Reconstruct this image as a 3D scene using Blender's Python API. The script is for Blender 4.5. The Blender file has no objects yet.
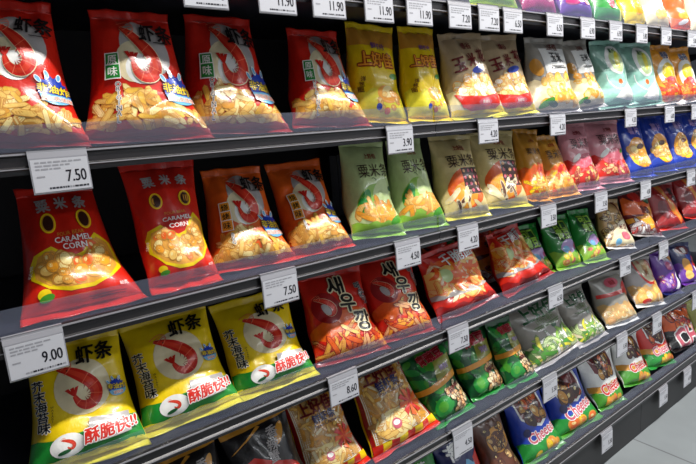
import bpy, math, random
import numpy as np
from mathutils import Matrix, Vector
C = bpy.context.scene.collection
PI = math.pi

# ------------------------------------------------------------------ camera
CAM = np.array([0.0, 0.0, 1.50])
FPX = 521.15
MR = np.array([[0.79719, 0.57873, 0.17196], [-0.59959, 0.79225, 0.11331], [-0.07066, -0.19344, 0.97857]])
cd = bpy.data.cameras.new('camera'); cam = bpy.data.objects.new('camera', cd); C.objects.link(cam)
cd.sensor_width = 36.0; cd.lens = FPX / 696 * 36.0; cd.clip_start = 0.02
m3 = Matrix([[MR[i][0], MR[i][2], -MR[i][1]] for i in range(3)])
cam.matrix_world = Matrix.Translation(CAM) @ m3.to_4x4()
bpy.context.scene.camera = cam

def ray(px, py):
    return MR @ np.array([(px - 348) / FPX, 1, -(py - 232) / FPX])
def at_y(px, py, y):
    d = ray(px, py); return CAM + d * (y / d[1])
def at_tilt(px, py, y0, z0, tilt):
    d = ray(px, py); k = math.tan(tilt)
    t = (y0 - CAM[1] + (CAM[2] - z0) * k) / (d[1] - d[2] * k)
    return CAM + d * t

# ------------------------------------------------------------------ materials
MATS = {}
def mat(name, rgb, rough=0.35, spec=0.5, bump=0.0, bscale=60, metal=0.0, coat=0.0, var=0.0):
    if name in MATS: return MATS[name]
    m = bpy.data.materials.new(name); m.use_nodes = True
    nt = m.node_tree; b = nt.nodes['Principled BSDF']
    b.inputs['Base Color'].default_value = (*rgb, 1)
    b.inputs['Roughness'].default_value = rough
    b.inputs['Specular IOR Level'].default_value = spec
    b.inputs['Metallic'].default_value = metal
    b.inputs['Coat Weight'].default_value = coat
    b.inputs['Coat Roughness'].default_value = 0.12
    if bump or var:
        tc = nt.nodes.new('ShaderNodeTexCoord'); n = nt.nodes.new('ShaderNodeTexNoise')
        n.inputs['Scale'].default_value = bscale; n.inputs['Detail'].default_value = 3
        nt.links.new(tc.outputs['Object'], n.inputs['Vector'])
        if bump:
            bp = nt.nodes.new('ShaderNodeBump'); bp.inputs['Strength'].default_value = bump
            bp.inputs['Distance'].default_value = 0.004
            nt.links.new(n.outputs['Fac'], bp.inputs['Height']); nt.links.new(bp.outputs['Normal'], b.inputs['Normal'])
        if var:
            mx = nt.nodes.new('ShaderNodeMix'); mx.data_type = 'RGBA'
            mx.inputs[6].default_value = (*[c * (1 - var) for c in rgb], 1)
            mx.inputs[7].default_value = (*[min(1, c * (1 + var)) for c in rgb], 1)
            nt.links.new(n.outputs['Fac'], mx.inputs[0]); nt.links.new(mx.outputs[2], b.inputs['Base Color'])
    MATS[name] = m
    return m
def lin(r, g, b):
    return tuple(((c / 255 + 0.055) / 1.055) ** 2.4 if c > 10 else c / 255 / 12.92 for c in (r, g, b))
def film(name, r, g, b, **k):            # printed packaging film, colour as sRGB
    kw = dict(rough=0.30, spec=0.5, bump=0.35, bscale=55, coat=0.5, var=.14); kw.update(k)
    return mat('film_' + name, lin(r, g, b), **kw)
PAL = dict(red=(212, 36, 20), deepred=(150, 12, 14), maroon=(110, 16, 20), orange=(232, 98, 26), amber=(240, 160, 40),
  yellow=(250, 210, 16), lemon=(238, 226, 60), chip=(240, 196, 104), chip2=(226, 160, 62), chip3=(248, 222, 150), yellow2=(236, 186, 70), chipedge=(200, 140, 60),
  tan=(206, 164, 104), cream=(232, 218, 178), straw=(222, 202, 140), white=(240, 240, 236), silver=(176, 170, 168), grey=(158, 153, 143), black=(22, 18, 18),
  blue=(26, 62, 176), navy=(18, 28, 92), sky=(110, 180, 220), green=(30, 140, 50), dkgreen=(14, 84, 38), lime=(140, 190, 60), sage=(198, 218, 152),
  mint=(152, 206, 188), teal=(126, 172, 154), pink=(224, 150, 160), rose=(206, 92, 110), magenta=(180, 40, 110), purple=(98, 40, 150),
  lilac=(170, 140, 196), brown=(92, 46, 22), dkbrown=(58, 26, 18), beige=(206, 188, 150), shrimprd=(222, 62, 38), shrimp=(204, 34, 22), shrimpdk=(160, 24, 20),
  shrimplt=(240, 120, 90), gold=(214, 150, 50), wheat=(188, 164, 128), olive=(150, 150, 60), leaf=(70, 150, 40), sagedk=(96, 126, 72), peach=(238, 176, 120))
def P(k):
    return film(k, *PAL[k])

# ------------------------------------------------------------------ mesh helpers
def obj(name, verts, faces, mats, parent=None, fmat=None, smooth=False):
    me = bpy.data.meshes.new(name); me.from_pydata([tuple(v) for v in verts], [], [tuple(f) for f in faces])
    for m in (mats if isinstance(mats, list) else [mats]): me.materials.append(m)
    if fmat is not None: me.polygons.foreach_set('material_index', np.asarray(fmat, dtype=np.int32))
    if smooth: me.polygons.foreach_set('use_smooth', np.ones(len(me.polygons), dtype=bool))
    me.update()
    o = bpy.data.objects.new(name, me); C.objects.link(o)
    if parent: o.parent = parent
    return o
def tri_obj(name, verts, tris, mats, parent, fmat):
    me = bpy.data.meshes.new(name); n = len(tris)
    me.vertices.add(len(verts)); me.vertices.foreach_set('co', np.asarray(verts, dtype=np.float32).ravel())
    me.loops.add(3 * n); me.loops.foreach_set('vertex_index', np.asarray(tris, dtype=np.int32).ravel())
    me.polygons.add(n); me.polygons.foreach_set('loop_start', np.arange(0, 3 * n, 3, dtype=np.int32))
    for m in mats: me.materials.append(m)
    me.polygons.foreach_set('material_index', np.asarray(fmat, dtype=np.int32)); me.polygons.foreach_set('use_smooth', np.ones(n, dtype=bool))
    me.update(calc_edges=True); me.validate()
    o = bpy.data.objects.new(name, me); C.objects.link(o); o.parent = parent
    return o
def empty(name, loc, rot=(0, 0, 0)):
    o = bpy.data.objects.new(name, None); C.objects.link(o); o.location = loc; o.rotation_euler = rot
    o.empty_display_size = 0.02
    return o
def tag(o, label, cat, group=None):
    o['label'] = label; o['category'] = cat
    if group: o['group'] = group
class MB:
    def __init__(s): s.v = []; s.f = []; s.m = []
    def box(s, x0, x1, y0, y1, z0, z1, m=0):
        n = len(s.v)
        s.v += [(x0, y0, z0), (x1, y0, z0), (x1, y1, z0), (x0, y1, z0), (x0, y0, z1), (x1, y0, z1), (x1, y1, z1), (x0, y1, z1)]
        s.f += [(n, n + 3, n + 2, n + 1), (n + 4, n + 5, n + 6, n + 7), (n, n + 1, n + 5, n + 4), (n + 1, n + 2, n + 6, n + 5), (n + 2, n + 3, n + 7, n + 6), (n + 3, n, n + 4, n + 7)]
        s.m += [m] * 6
    def prism(s, prof, x0, x1, m=0):      # (y,z) profile run along x
        n = len(s.v); k = len(prof)
        s.v += [(x0, y, z) for y, z in prof] + [(x1, y, z) for y, z in prof]
        s.f += [tuple(range(n, n + k)), tuple(range(n + 2 * k - 1, n + k - 1, -1))]
        s.f += [(n + (i + 1) % k, n + i, n + k + i, n + k + (i + 1) % k) for i in range(k)]
        s.m += [m] * (k + 2)
    def build(s, name, mats, parent=None, bevel=0):
        o = obj(name, s.v, s.f, mats, parent, s.m)
        if bevel:
            b = o.modifiers.new('bevel', 'BEVEL'); b.width = bevel; b.segments = 2; b.limit_method = 'ANGLE'
        return o

# ------------------------------------------------------------------ flat print geometry
TXT = {}
def text_geo(s, bold=0.0):
    key = (s, bold)
    if key in TXT: return TXT[key]
    cu = bpy.data.curves.new('t', 'FONT'); cu.body = s; cu.size = 1; cu.offset = bold; cu.resolution_u = 3
    cu.align_x = 'CENTER'
    o = bpy.data.objects.new('t', cu); C.objects.link(o)
    dg = bpy.context.evaluated_depsgraph_get(); ev = o.evaluated_get(dg); me = ev.to_mesh()
    me.calc_loop_triangles()
    v = np.array([(p.co.x, p.co.y) for p in me.vertices]).reshape(-1, 2); t = np.array([tuple(l.vertices) for l in me.loop_triangles]).reshape(-1, 3)
    ev.to_mesh_clear(); bpy.data.objects.remove(o); bpy.data.curves.remove(cu)
    if len(v):
        mn, mx = v.min(0), v.max(0); v = v - (mn + mx) / 2; h = (mx - mn)[1]; v = v / max(h, 1e-6)
    TXT[key] = (v, t)
    return TXT[key]
def refine(v, t, L):
    v = np.asarray(v, float); t = np.asarray(t, int)
    for _ in range(5):
        if not len(t): break
        e = np.stack([np.linalg.norm(v[t[:, i]] - v[t[:, (i + 1) % 3]], axis=1) for i in range(3)], 1)
        big = e.max(1) > L
        if not big.any(): break
        tb = t[big]; n = len(v)
        m = [(v[tb[:, i]] + v[tb[:, (i + 1) % 3]]) / 2 for i in range(3)]
        k = len(tb); v = np.concatenate([v] + m)
        i0, i1, i2 = n + np.arange(k), n + k + np.arange(k), n + 2 * k + np.arange(k)
        t = np.concatenate([t[~big], np.stack([tb[:, 0], i0, i2], 1), np.stack([i0, tb[:, 1], i1], 1), np.stack([i2, i1, tb[:, 2]], 1), np.stack([i0, i1, i2], 1)])
    return v, t
def ear(pts):
    from mathutils.geometry import tessellate_polygon
    return np.array(tessellate_polygon([[Vector((p[0], p[1], 0)) for p in pts]])).reshape(-1, 3)

class Print:
    """collects flat artwork in bag coordinates: a = -0.5..0.5 across, b = 0..1 up; sizes in bag widths"""
    def __init__(s, W, H, rng): s.W, s.H, s.k, s.rng = W, H, W / H, rng; s.items = []; s.off = 0.0006; s.tgt = 'print'
    def raw(s, m, v, t, dz=0.00004):
        v = np.asarray(v, float); t = np.asarray(t, int)
        if not len(t): return
        p0, p1, p2 = v[t[:, 0]], v[t[:, 1]], v[t[:, 2]]
        cr = (p1 - p0)[:, 0] * (p2 - p0)[:, 1] - (p1 - p0)[:, 1] * (p2 - p0)[:, 0]
        t = np.where((cr < 0)[:, None], t[:, [0, 2, 1]], t)
        s.items.append((s.tgt, m, v, t, s.off)); s.off += dz
    def poly(s, m, pts, dz=0.00004): s.raw(m, pts, ear(pts), dz)
    def shape(s, m, cx, cy, pts, rot=0, dz=0.00004):
        c, q = math.cos(rot), math.sin(rot)
        s.poly(m, [(cx + x * c - y * q, cy + (x * q + y * c) * s.k) for x, y in pts], dz)
    def ell(s, m, cx, cy, rx, ry, rot=0, n=24, dz=0.00004):
        s.shape(m, cx, cy, [(rx * math.cos(2 * PI * i / n), ry * math.sin(2 * PI * i / n)) for i in range(n)], rot, dz)
    def rect(s, m, a0, a1, b0, b1): s.poly(m, [(a0, b0), (a1, b0), (a1, b1), (a0, b1)])
    def wavy(s, m, b0, b1, amp=0.02, n=14, slope=0.0, a0=-0.5, a1=0.5, ph=0.0):
        top = [(a0 + (a1 - a0) * i / n, b1 + slope * (i / n - .5) + amp * math.sin(i * 1.7 + ph)) for i in range(n + 1)]
        s.poly(m, [(a0, b0), (a1, b0)] + top[::-1])
    def text(s, m, st, cx, cy, h, bold=0.0, sx=1.0, rot=0.0, shear=0.0, outline=None, ow=0.03):
        tg0 = s.tgt; s.nt = getattr(s, 'nt', 0) + 1; s.off = max(s.off + .00012, .0016); s.tgt = ('lettering', s.nt)
        v, t = text_geo(st)
        if len(t):
            d1 = bold * .8; d2 = d1 + ow * 1.5
            ring = lambda d, n: [(d * math.cos(2 * PI * i / n), d * math.sin(2 * PI * i / n)) for i in range(n)]
            passes = ([(outline, ring(d2, 8))] if outline else []) + [(m, [(0, 0)] + (ring(d1, 4 if h < .12 else 6) if d1 > .012 and h > .055 else []))]
            for mm, offs in passes:
                for ox, oy in offs:
                    x = (v[:, 0] + ox) * h * sx + (v[:, 1] + oy) * h * shear; y = (v[:, 1] + oy) * h
                    c, q = math.cos(rot), math.sin(rot)
                    s.raw(mm, np.stack([cx + x * c - y * q, cy + (x * q + y * c) * s.k], 1), t, 0.000003)
                s.off += .00012
        s.tgt = tg0
    def vtext(s, m, st, cx, cy, h, gap=1.1, **k):
        n = len(st)
        for i, ch in enumerate(st): s.text(m, ch, cx + k.get('lean', 0) * (i - (n - 1) / 2) * h, cy - (i - (n - 1) / 2) * h * gap * s.k, h, **{a: b for a, b in k.items() if a != 'lean'})
    def sticks(s, region, n, L, w, cols, edge='chipedge', curved=0.0):
        """pile of snack sticks inside region(a,b)->bool"""
        a0, a1, b0, b1, test = region
        base = s.off; cnt = 0; tries = 0
        while cnt < n and tries < n * 12:
            tries += 1
            a, b = s.rng.uniform(a0, a1), s.rng.uniform(b0, b1)
            if test and not test(a, b): continue
            rot = s.rng.uniform(0, PI); l = L * s.rng.uniform(.7, 1.15); ww = w * s.rng.uniform(.8, 1.15); cv = curved * s.rng.uniform(-1, 1)
            def cap(l, ww):
                up = [(x * l / 2, cv * l * (1 - x * x) + ww / 2 * math.sqrt(max(0, 1 - abs(x) ** 6))) for x in np.linspace(-1, 1, 9)]
                dn = [(x * l / 2, cv * l * (1 - x * x) - ww / 2 * math.sqrt(max(0, 1 - abs(x) ** 6))) for x in np.linspace(1, -1, 9)[1:-1]]
                return up + dn
            s.off = base + cnt * 0.000016
            s.shape(P(edge), a, b, cap(l * 1.05, ww * 1.28), rot, 0.000006)
            s.shape(P(s.rng.choice(cols)), a, b, cap(l, ww), rot, 0)
            cnt += 1
        s.off = base + n * 0.000016 + 0.00004
    def blobs(s, region, n, r, cols, edge='chipedge', sq=0.7):
        a0, a1, b0, b1, test = region
        base = s.off; cnt = 0; tries = 0
        while cnt < n and tries < n * 12:
            tries += 1
            a, b = s.rng.uniform(a0, a1), s.rng.uniform(b0, b1)
            if test and not test(a, b): continue
            rr = r * s.rng.uniform(.7, 1.2); rot = s.rng.uniform(0, PI)
            s.off = base + cnt * 0.00002
            if edge: s.ell(P(edge), a, b, rr * 1.16, rr * sq * 1.2, rot, 12, 0.000008)
            s.ell(P(s.rng.choice(cols)), a, b, rr, rr * sq, rot, 12, 0.000004)
            if edge: s.ell(P('chip3'), a - rr * .2, b + rr * .15, rr * .4, rr * .25, rot, 8, 0)
            cnt += 1
        s.off = base + n * 0.00002 + 0.00004
    def arc(s, m, cx, cy, r, w0, w1, t0, t1, rot=0, sx=1, n=16):
        out, inn = [], []
        for i in range(n + 1):
            f = i / n; t = t0 + (t1 - t0) * f; w = (w0 + (w1 - w0) * f) / 2
            out.append(((r + w) * math.cos(t) * sx, (r + w) * math.sin(t))); inn.append(((r - w) * math.cos(t) * sx, (r - w) * math.sin(t)))
        s.shape(m, cx, cy, out + inn[::-1], rot)
    def shrimp(s, cx, cy, R, rot=0.0, tail=True):
        """a prawn: head and feelers upper left, body hooking round to a tail fan"""
        ctl = np.array([(-1.15, 1.25), (-.62, .98), (-.10, .58), (.34, .10), (.52, -.42), (.30, -.86), (-.12, -.98), (-.46, -.74), (-.60, -.36)])
        wid = np.array([.10, .26, .37, .40, .38, .34, .29, .22, .13])
        n = 26; tt = np.linspace(0, len(ctl) - 1, n + 1)
        def cr(arr, t):
            i = min(int(t), len(arr) - 2); f = t - i; g = lambda k: arr[max(0, min(len(arr) - 1, k))]
            p0, p1, p2, p3 = g(i - 1), g(i), g(i + 1), g(i + 2)
            return .5 * (2 * p1 + (p2 - p0) * f + (2 * p0 - 5 * p1 + 4 * p2 - p3) * f * f + (3 * p1 - p0 - 3 * p2 + p3) * f ** 3)
        pts = [cr(ctl, t) * R for t in tt]; ws = [cr(wid, t) * R * .82 for t in tt]
        def edge(k):
            L, Q = [], []
            for i in range(n + 1):
                d = pts[min(n, i + 1)] - pts[max(0, i - 1)]; d = d / np.linalg.norm(d); nn = np.array([-d[1], d[0]])
                L.append(pts[i] + nn * ws[i] * k); Q.append(pts[i] - nn * ws[i] * k)
            return L, Q
        def quads(m, L, Q):             # one strip of quads, so the hook stays clean
            c, q = math.cos(rot), math.sin(rot)
            V = [(cx + x * c - y * q, cy + (x * q + y * c) * s.k) for x, y in L] + [(cx + x * c - y * q, cy + (x * q + y * c) * s.k) for x, y in Q]
            N = len(L); t = []
            for i in range(N - 1): t += [(i, i + 1, N + i), (i + 1, N + i + 1, N + i)]
            s.raw(m, V, t)
        L, Q = edge(1.14); quads(P('cream'), L, Q)
        if tail:
            e = pts[-1]
            for k in (-.55, 0, .5): s.shape(P('shrimp'), cx, cy, [tuple(e + R * np.array(v)) for v in ((-.06, 0), (k * .5 - .14, .42), (k * .5 + .06, .46), (.07, 0))], rot)
        L, Q = edge(1.0); quads(P('shrimp'), L, Q)
        L2, Q2 = edge(.45); quads(P('shrimprd'), L2, Q2)
        for i in range(8, n - 1, 3):        # shell segments
            a, b = L[i], Q[i]; d = (b - a) / np.linalg.norm(b - a); q = np.array([-d[1], d[0]]) * R * .016
            s.shape(P('shrimplt'), cx, cy, [tuple(a + q), tuple(b + q), tuple(b - q), tuple(a - q)], rot)
        for i in range(9, 20, 2):           # legs on the inner side
            a = Q[i] if True else L[i]; d = pts[i] - a; d = -d / (np.linalg.norm(d) + 1e-9)
            t = np.array([-d[1], d[0]]) * R * .035
            s.shape(P('shrimpdk'), cx, cy, [tuple(a - t), tuple(a + t), tuple(a + d * R * .2 + t * 2.2)], rot)
        h = pts[0]; s.ell(P('black'), cx + (pts[3] @ np.array([math.cos(rot), -math.sin(rot)])), cy + (pts[3] @ np.array([math.sin(rot), math.cos(rot)])) * s.k, R * .05, R * .05, 0, 10)
        for k in (0, 1, 2):                 # feelers
            f = [h + R * np.array([-.2 + .95 * math.sin(u * 2.2 + .2 * k) , -.12 * k + .30 * math.sin(u * 3.4 + .4) ]) for u in np.linspace(0, 1, 9)]
            s.shape(P('shrimplt'), cx, cy, [tuple(p + np.array([0, R * .022])) for p in f] + [tuple(p - np.array([0, R * .016])) for p in f[::-1]], rot)
    def splash(s, cx, cy, r, t1='非油炸', t2='脱脂更健康'):
        s.ell(P('sky'), cx, cy - r * .45 * s.k, r * .95, r * .6)
        pts = []
        for i in range(18):
            t = PI * i / 17; rr = r * (1.0 if i % 2 else .8); pts.append((rr * math.cos(t) * 1.0, rr * math.sin(t) * 1.0))
        s.shape(P('blue'), cx, cy, pts + [(-r, -r * .35), (r, -r * .35)])
        for dx, dy, ro in ((-.9, .7, .6), (-.3, 1.05, .2), (.45, .95, -.4)):
            s.ell(P('white'), cx + dx * r, cy + dy * r * s.k, r * .16, r * .3, ro, 12); s.ell(P('sky'), cx + dx * r, cy + dy * r * s.k, r * .11, r * .23, ro, 12)
        s.text(P('yellow'), t1, cx - r * .05, cy + r * .05 * s.k, r * .62, bold=.03, rot=-.08, outline=P('navy'), ow=.05)
        s.text(P('orange'), t2, cx, cy - r * .66 * s.k, r * .34, bold=.03, outline=P('white'), ow=.04)
    def bars(s, m, cx, cy, w, h, n):        # lines of small print
        s.tgt = 'small_print'
        for i in range(n):
            ww = w * s.rng.uniform(.6, 1); y = cy - i * h * 1.7 * s.k
            s.rect(m, cx - ww / 2, cx + ww / 2, y, y + h * s.k)

# ------------------------------------------------------------------ bag body
class Shape:
    def __init__(s, W, H, T, top, rng, hb, ht, wr=1.0, foldout=1.0, peak=.32, bot=1.0):
        s.W, s.H, s.T, s.top, s.hb, s.ht, s.fo, s.peak, s.bot = W, H, T, top, hb, ht, foldout, peak, bot
        s.waves = [(rng.uniform(-1, 1) * 5, rng.uniform(-1, 1) * 4, rng.uniform(0, 6.28), rng.uniform(.4, 1)) for _ in range(7)]
        s.cr = [(rng.uniform(5, 13), rng.uniform(0, 6.28)) for _ in range(4)]
        s.fold = [(rng.uniform(-.8, .8), rng.uniform(.15, .95), rng.uniform(-1, 1), rng.uniform(.6, 1.2)) for _ in range(5)]
        s.wr = wr * 1.3; s.lean = rng.uniform(-.02, .02)
    def width(s, v):
        return s.W / 2 * (s.bot + (s.top - s.bot) * v) * (1 - .10 * np.sin(PI * np.clip(v, 0, 1)) ** .8)
    def wrinkle(s, u, v):
        w = sum(a * np.sin(2 * PI * (fx * u * .35 + fv * v * .45) + ph) for fx, fv, ph, a in s.waves) * .0008
        w = w + .0022 * np.exp(-v / .10) * np.sin(s.cr[0][0] * u + s.cr[0][1]) + .0022 * np.exp(-(1 - v) / .14) * np.sin(s.cr[1][0] * u + s.cr[1][1])
        w = w + .0013 * np.exp(-(1 - v) / .3) * np.sin(s.cr[2][0] * u + 3 * v + s.cr[2][1])
        for u0, v0, sl, am in s.fold:      # soft dents with a sharp crest
            d = (u - u0) * math.cos(sl) + (v - v0) * 2 * math.sin(sl); e = -(u - u0) * math.sin(sl) + (v - v0) * 2 * math.cos(sl)
            w = w - .0035 * am * np.exp(-(np.sqrt(e * e + .0030) - .055) / .10) * np.exp(-(d / .45) ** 2)
        return w * s.wr
    def prof(s, v):
        v = np.clip(v, 0, 1); r = np.clip(v / s.peak, 0, 1); q = np.clip((v - s.peak) / (1 - s.peak), 0, 1)
        return np.where(v < s.peak, .12 + .88 * np.sin(r * PI / 2) ** .75, np.cos(q * PI / 2) ** .8)
    def mid(s, v):                          # seam line in depth: forward at the foot
        r = np.clip(v / .4, 0, 1); r = r * r * (3 - 2 * r)
        return -s.T * .34 * (1 - r) * s.fo
    def front(s, u, v):
        u = np.asarray(u, float); v = np.asarray(v, float)
        sh = (1 - np.minimum(1, np.abs(u)) ** 3.0) ** .68
        x = u * s.width(v) + s.lean * s.H * v * 0
        y = s.mid(v) - (.5 * s.T * s.prof(v) * sh) - s.wrinkle(u, v) * np.minimum(1, sh * 1.6)
        z = s.hb * .75 + v * (s.H - s.hb * .75 - s.ht)
        return np.stack([x, y, z + 0 * x], -1)
    def back(s, u, v):
        sh = (1 - np.minimum(1, np.abs(u)) ** 3.0) ** .68
        r = np.clip(v / .12, 0, 1) ** .5
        x = u * s.width(v); y = s.mid(v) + .5 * s.T * s.prof(v) * sh * (.3 + .7 * r) * 1.0
        z = s.hb * .75 + v * (s.H - s.hb * .75 - s.ht) - s.hb * .6 * sh * (1 - np.clip(v / .25, 0, 1)) * r
        return np.stack([x, y, z + 0 * x], -1)
    def norm(s, u, v):
        e = .01
        du = s.front(np.clip(u + e, -1, 1), v) - s.front(np.clip(u - e, -1, 1), v); dv = s.front(u, v + e) - s.front(u, v - e)
        n = np.cross(du, dv); return n / (np.linalg.norm(n, axis=-1, keepdims=True) + 1e-12)

def build_bag(name, W, H, T, top, seed, base, seal, design, loc, rot, label, group, cat='snack bag', hb=.022, ht=.016, wr=1.0, detail=1.0, foldout=1.0, sealdrop=.55, peak=.32, bot=1.0, base2=None, topseal=None):
    rng = random.Random(seed)
    sh = Shape(W, H, T, top, rng, hb, ht, wr, foldout, peak, bot)
    root = empty(name, loc, rot); tag(root, label, cat, group)
    nu, nv = int(30 * detail) + 8, int(40 * detail) + 8
    us = np.sin(np.linspace(-1, 1, nu + 1) * PI / 2); vs = np.linspace(0, 1, nv + 1)
    V = []; F = []
    for v in vs:
        V.append(sh.front(us, np.full(nu + 1, v))); ub = us[::-1][1:-1]; V.append(sh.back(ub, np.full(nu - 1, v)))
    V = np.concatenate(V); R = 2 * nu
    for j in range(nv):
        for i in range(R): F.append((j * R + i, j * R + (i + 1) % R, (j + 1) * R + (i + 1) % R, (j + 1) * R + i))
    F.append(tuple(range(R - 1, -1, -1))); F.append(tuple(nv * R + i for i in range(R)))
    pouch = obj('pouch', V, F, [P(base)], root, smooth=True)
    # seals
    def strip(nm, v, up, h, mt, fwd):
        n = 40; uu = np.linspace(-1, 1, n + 1); p0 = sh.front(uu, np.full(n + 1, v)) * .5 + sh.back(uu, np.full(n + 1, v)) * .5
        vv = []; ff = []; K = 4
        wob = [rng.uniform(-1, 1) for _ in range(3)]
        for side in (-1, 1):
            for k in range(K + 1):
                f = k / K; q = p0.copy(); q[:, 0] *= 1 + .03 * f
                rip = .0007 * np.sin(np.arange(n + 1) * 2.6) + fwd * .006 * f * (np.sin(uu * 4 + wob[0] * 3) + .6 * np.sin(uu * 9 + wob[1] * 3))
                q[:, 2] += up * h * f * (1.0 if up > 0 else (1 - .25 * f) * sealdrop * 1.3) * (1 + .08 * np.sin(uu * 7 + wob[2] * 3) * (f > .9))
                q[:, 1] += side * .0007 + rip - (fwd * h * f * .75)
                if up < 0: q[:, 2] = np.maximum(q[:, 2], .0015)
                vv.append(q)
        vv = np.concatenate(vv); N = n + 1
        for s_ in range(2):
            o_ = s_ * (K + 1) * N
            for k in range(K):
                for i in range(n):
                    a = o_ + k * N + i; fq = (a, a + 1, a + 1 + N, a + N); ff.append(fq if s_ == 0 else fq[::-1])
        def bord(idx):
            for a, b in zip(idx[:-1], idx[1:]): ff.append((a, b, b + (K + 1) * N, a + (K + 1) * N))
        bord([K * N + i for i in range(N)]); bord([k * N for k in range(K + 1)]); bord([k * N + n for k in range(K + 1)])
        return obj(nm, vv, ff, mt, root, smooth=True)
    if hb > 0: strip('bottom_seal', 0.0, -1, hb, P(seal), .9)
    if ht > 0: strip('top_seal', 1.0, 1, ht, P(topseal or base), .12)
    # artwork
    pr = Print(W, H, rng); design(pr)
    groups = {}
    for it in pr.items: groups.setdefault(it[0], []).append(it)
    for tg, its in groups.items():
        vv, ff, fm, ms = [], [], [], []; n = 0
        for _, m, v, t, off in its:
            v2, t2 = refine(np.stack([v[:, 0] * W, v[:, 1] * H], 1), t, .0055 if detail >= 1 else .009)
            a, b = np.clip(v2[:, 0] / W * 2, -.985, .985), np.clip(v2[:, 1] / H, .004, .996)
            p = sh.front(a, b) + sh.norm(a, b) * off
            if m not in ms: ms.append(m)
            vv.append(p); ff.append(t2 + n); fm += [ms.index(m)] * len(t2); n += len(p)
        tri_obj(tg[0] if isinstance(tg, tuple) else tg, np.concatenate(vv), np.concatenate(ff), ms, pouch, fm)
    return root

# ------------------------------------------------------------------ artwork of each kind
def below(line): return lambda a, b: b < line(a)
def d_prawn_red(p, main='虾条', box='green', flav='原味', eng='ORIGINAL', dark=False):
    p.tgt = 'printed_picture'
    p.ell(P('silver'), .08, .72, .30, .26, -.8)
    p.ell(P('cream'), -.06, .60, .20, .22, -.9); p.ell(P('white'), .0, .53, .17, .15)
    p.sticks((-.46, .46, .05, .36, below(lambda a: .25 + .10 * math.cos(a * 5 + .6))), 100, .19, .046, ['chip', 'chip2', 'chip3', 'chip', 'yellow2'])
    p.shrimp(.05, .64, .215, -.1)
    p.wavy(P('deepred'), .0, .05, .01)
    p.splash(.33, .36, .15)
    p.tgt = 'lettering'
    p.text(P('black'), main, .25, .85, .19, bold=.035, shear=.1, rot=-.04)
    p.bars(P('black'), .28, .755, .2, .010, 1)
    p.tgt = 'flavour_spot'
    for i, ch in enumerate(flav):
        y = .60 - i * .095
        p.shape(P('white'), -.29, y, [(-.07, -.07), (.07, -.07), (.07, .07), (-.07, .07)]); p.shape(P(box), -.29, y, [(-.06, -.06), (.06, -.06), (.06, .06), (-.06, .06)])
        p.text(P('white') if box == 'green' else P('black'), ch, -.29, y, .085, bold=.02)
    p.vtext(P('black'), eng, -.25, .26, .040, 1.15, bold=.06, outline=P('white'), ow=.05)
def d_prawn_bbq(p):
    d_prawn_red(p, '虾条', 'amber', '烧烤味', 'BBQ')
def d_prawn_yellow(p):
    p.tgt = 'printed_picture'
    p.wavy(P('green'), .04, .24, .012, slope=.04)
    p.wavy(P('lemon'), .0, .055, .008)
    p.ell(P('cream'), .03, .60, .29, .29, -.6)
    p.shrimp(.05, .60, .20, .1)
    p.ell(P('white'), -.17, .155, .15, .11)
    p.shrimp(-.15, .165, .05, .3, False); p.ell(P('dkgreen'), -.20, .11, .055, .018, .2)
    p.splash(.37, .52, .09, '非油炸', '更健康')
    p.tgt = 'lettering'
    p.text(P('black'), '虾条', .20, .87, .19, bold=.04, rot=.05, shear=.1)
    p.vtext(P('black'), '芥末海苔味', -.38, .50, .105, 1.02, bold=.03, outline=P('white'), ow=.03, lean=.12)
    p.vtext(P('brown'), 'WASABI', -.28, .42, .022, 1.3, bold=.02)
    p.shape(P('silver'), .20, .20, [(-.2, -.09), (.17, -.09), (.2, .10), (-.16, .13)])
    p.text(P('red'), '酥脆快!!', .21, .19, .125, bold=.045, shear=.15, outline=P('white'), ow=.04, rot=.04)
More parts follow.
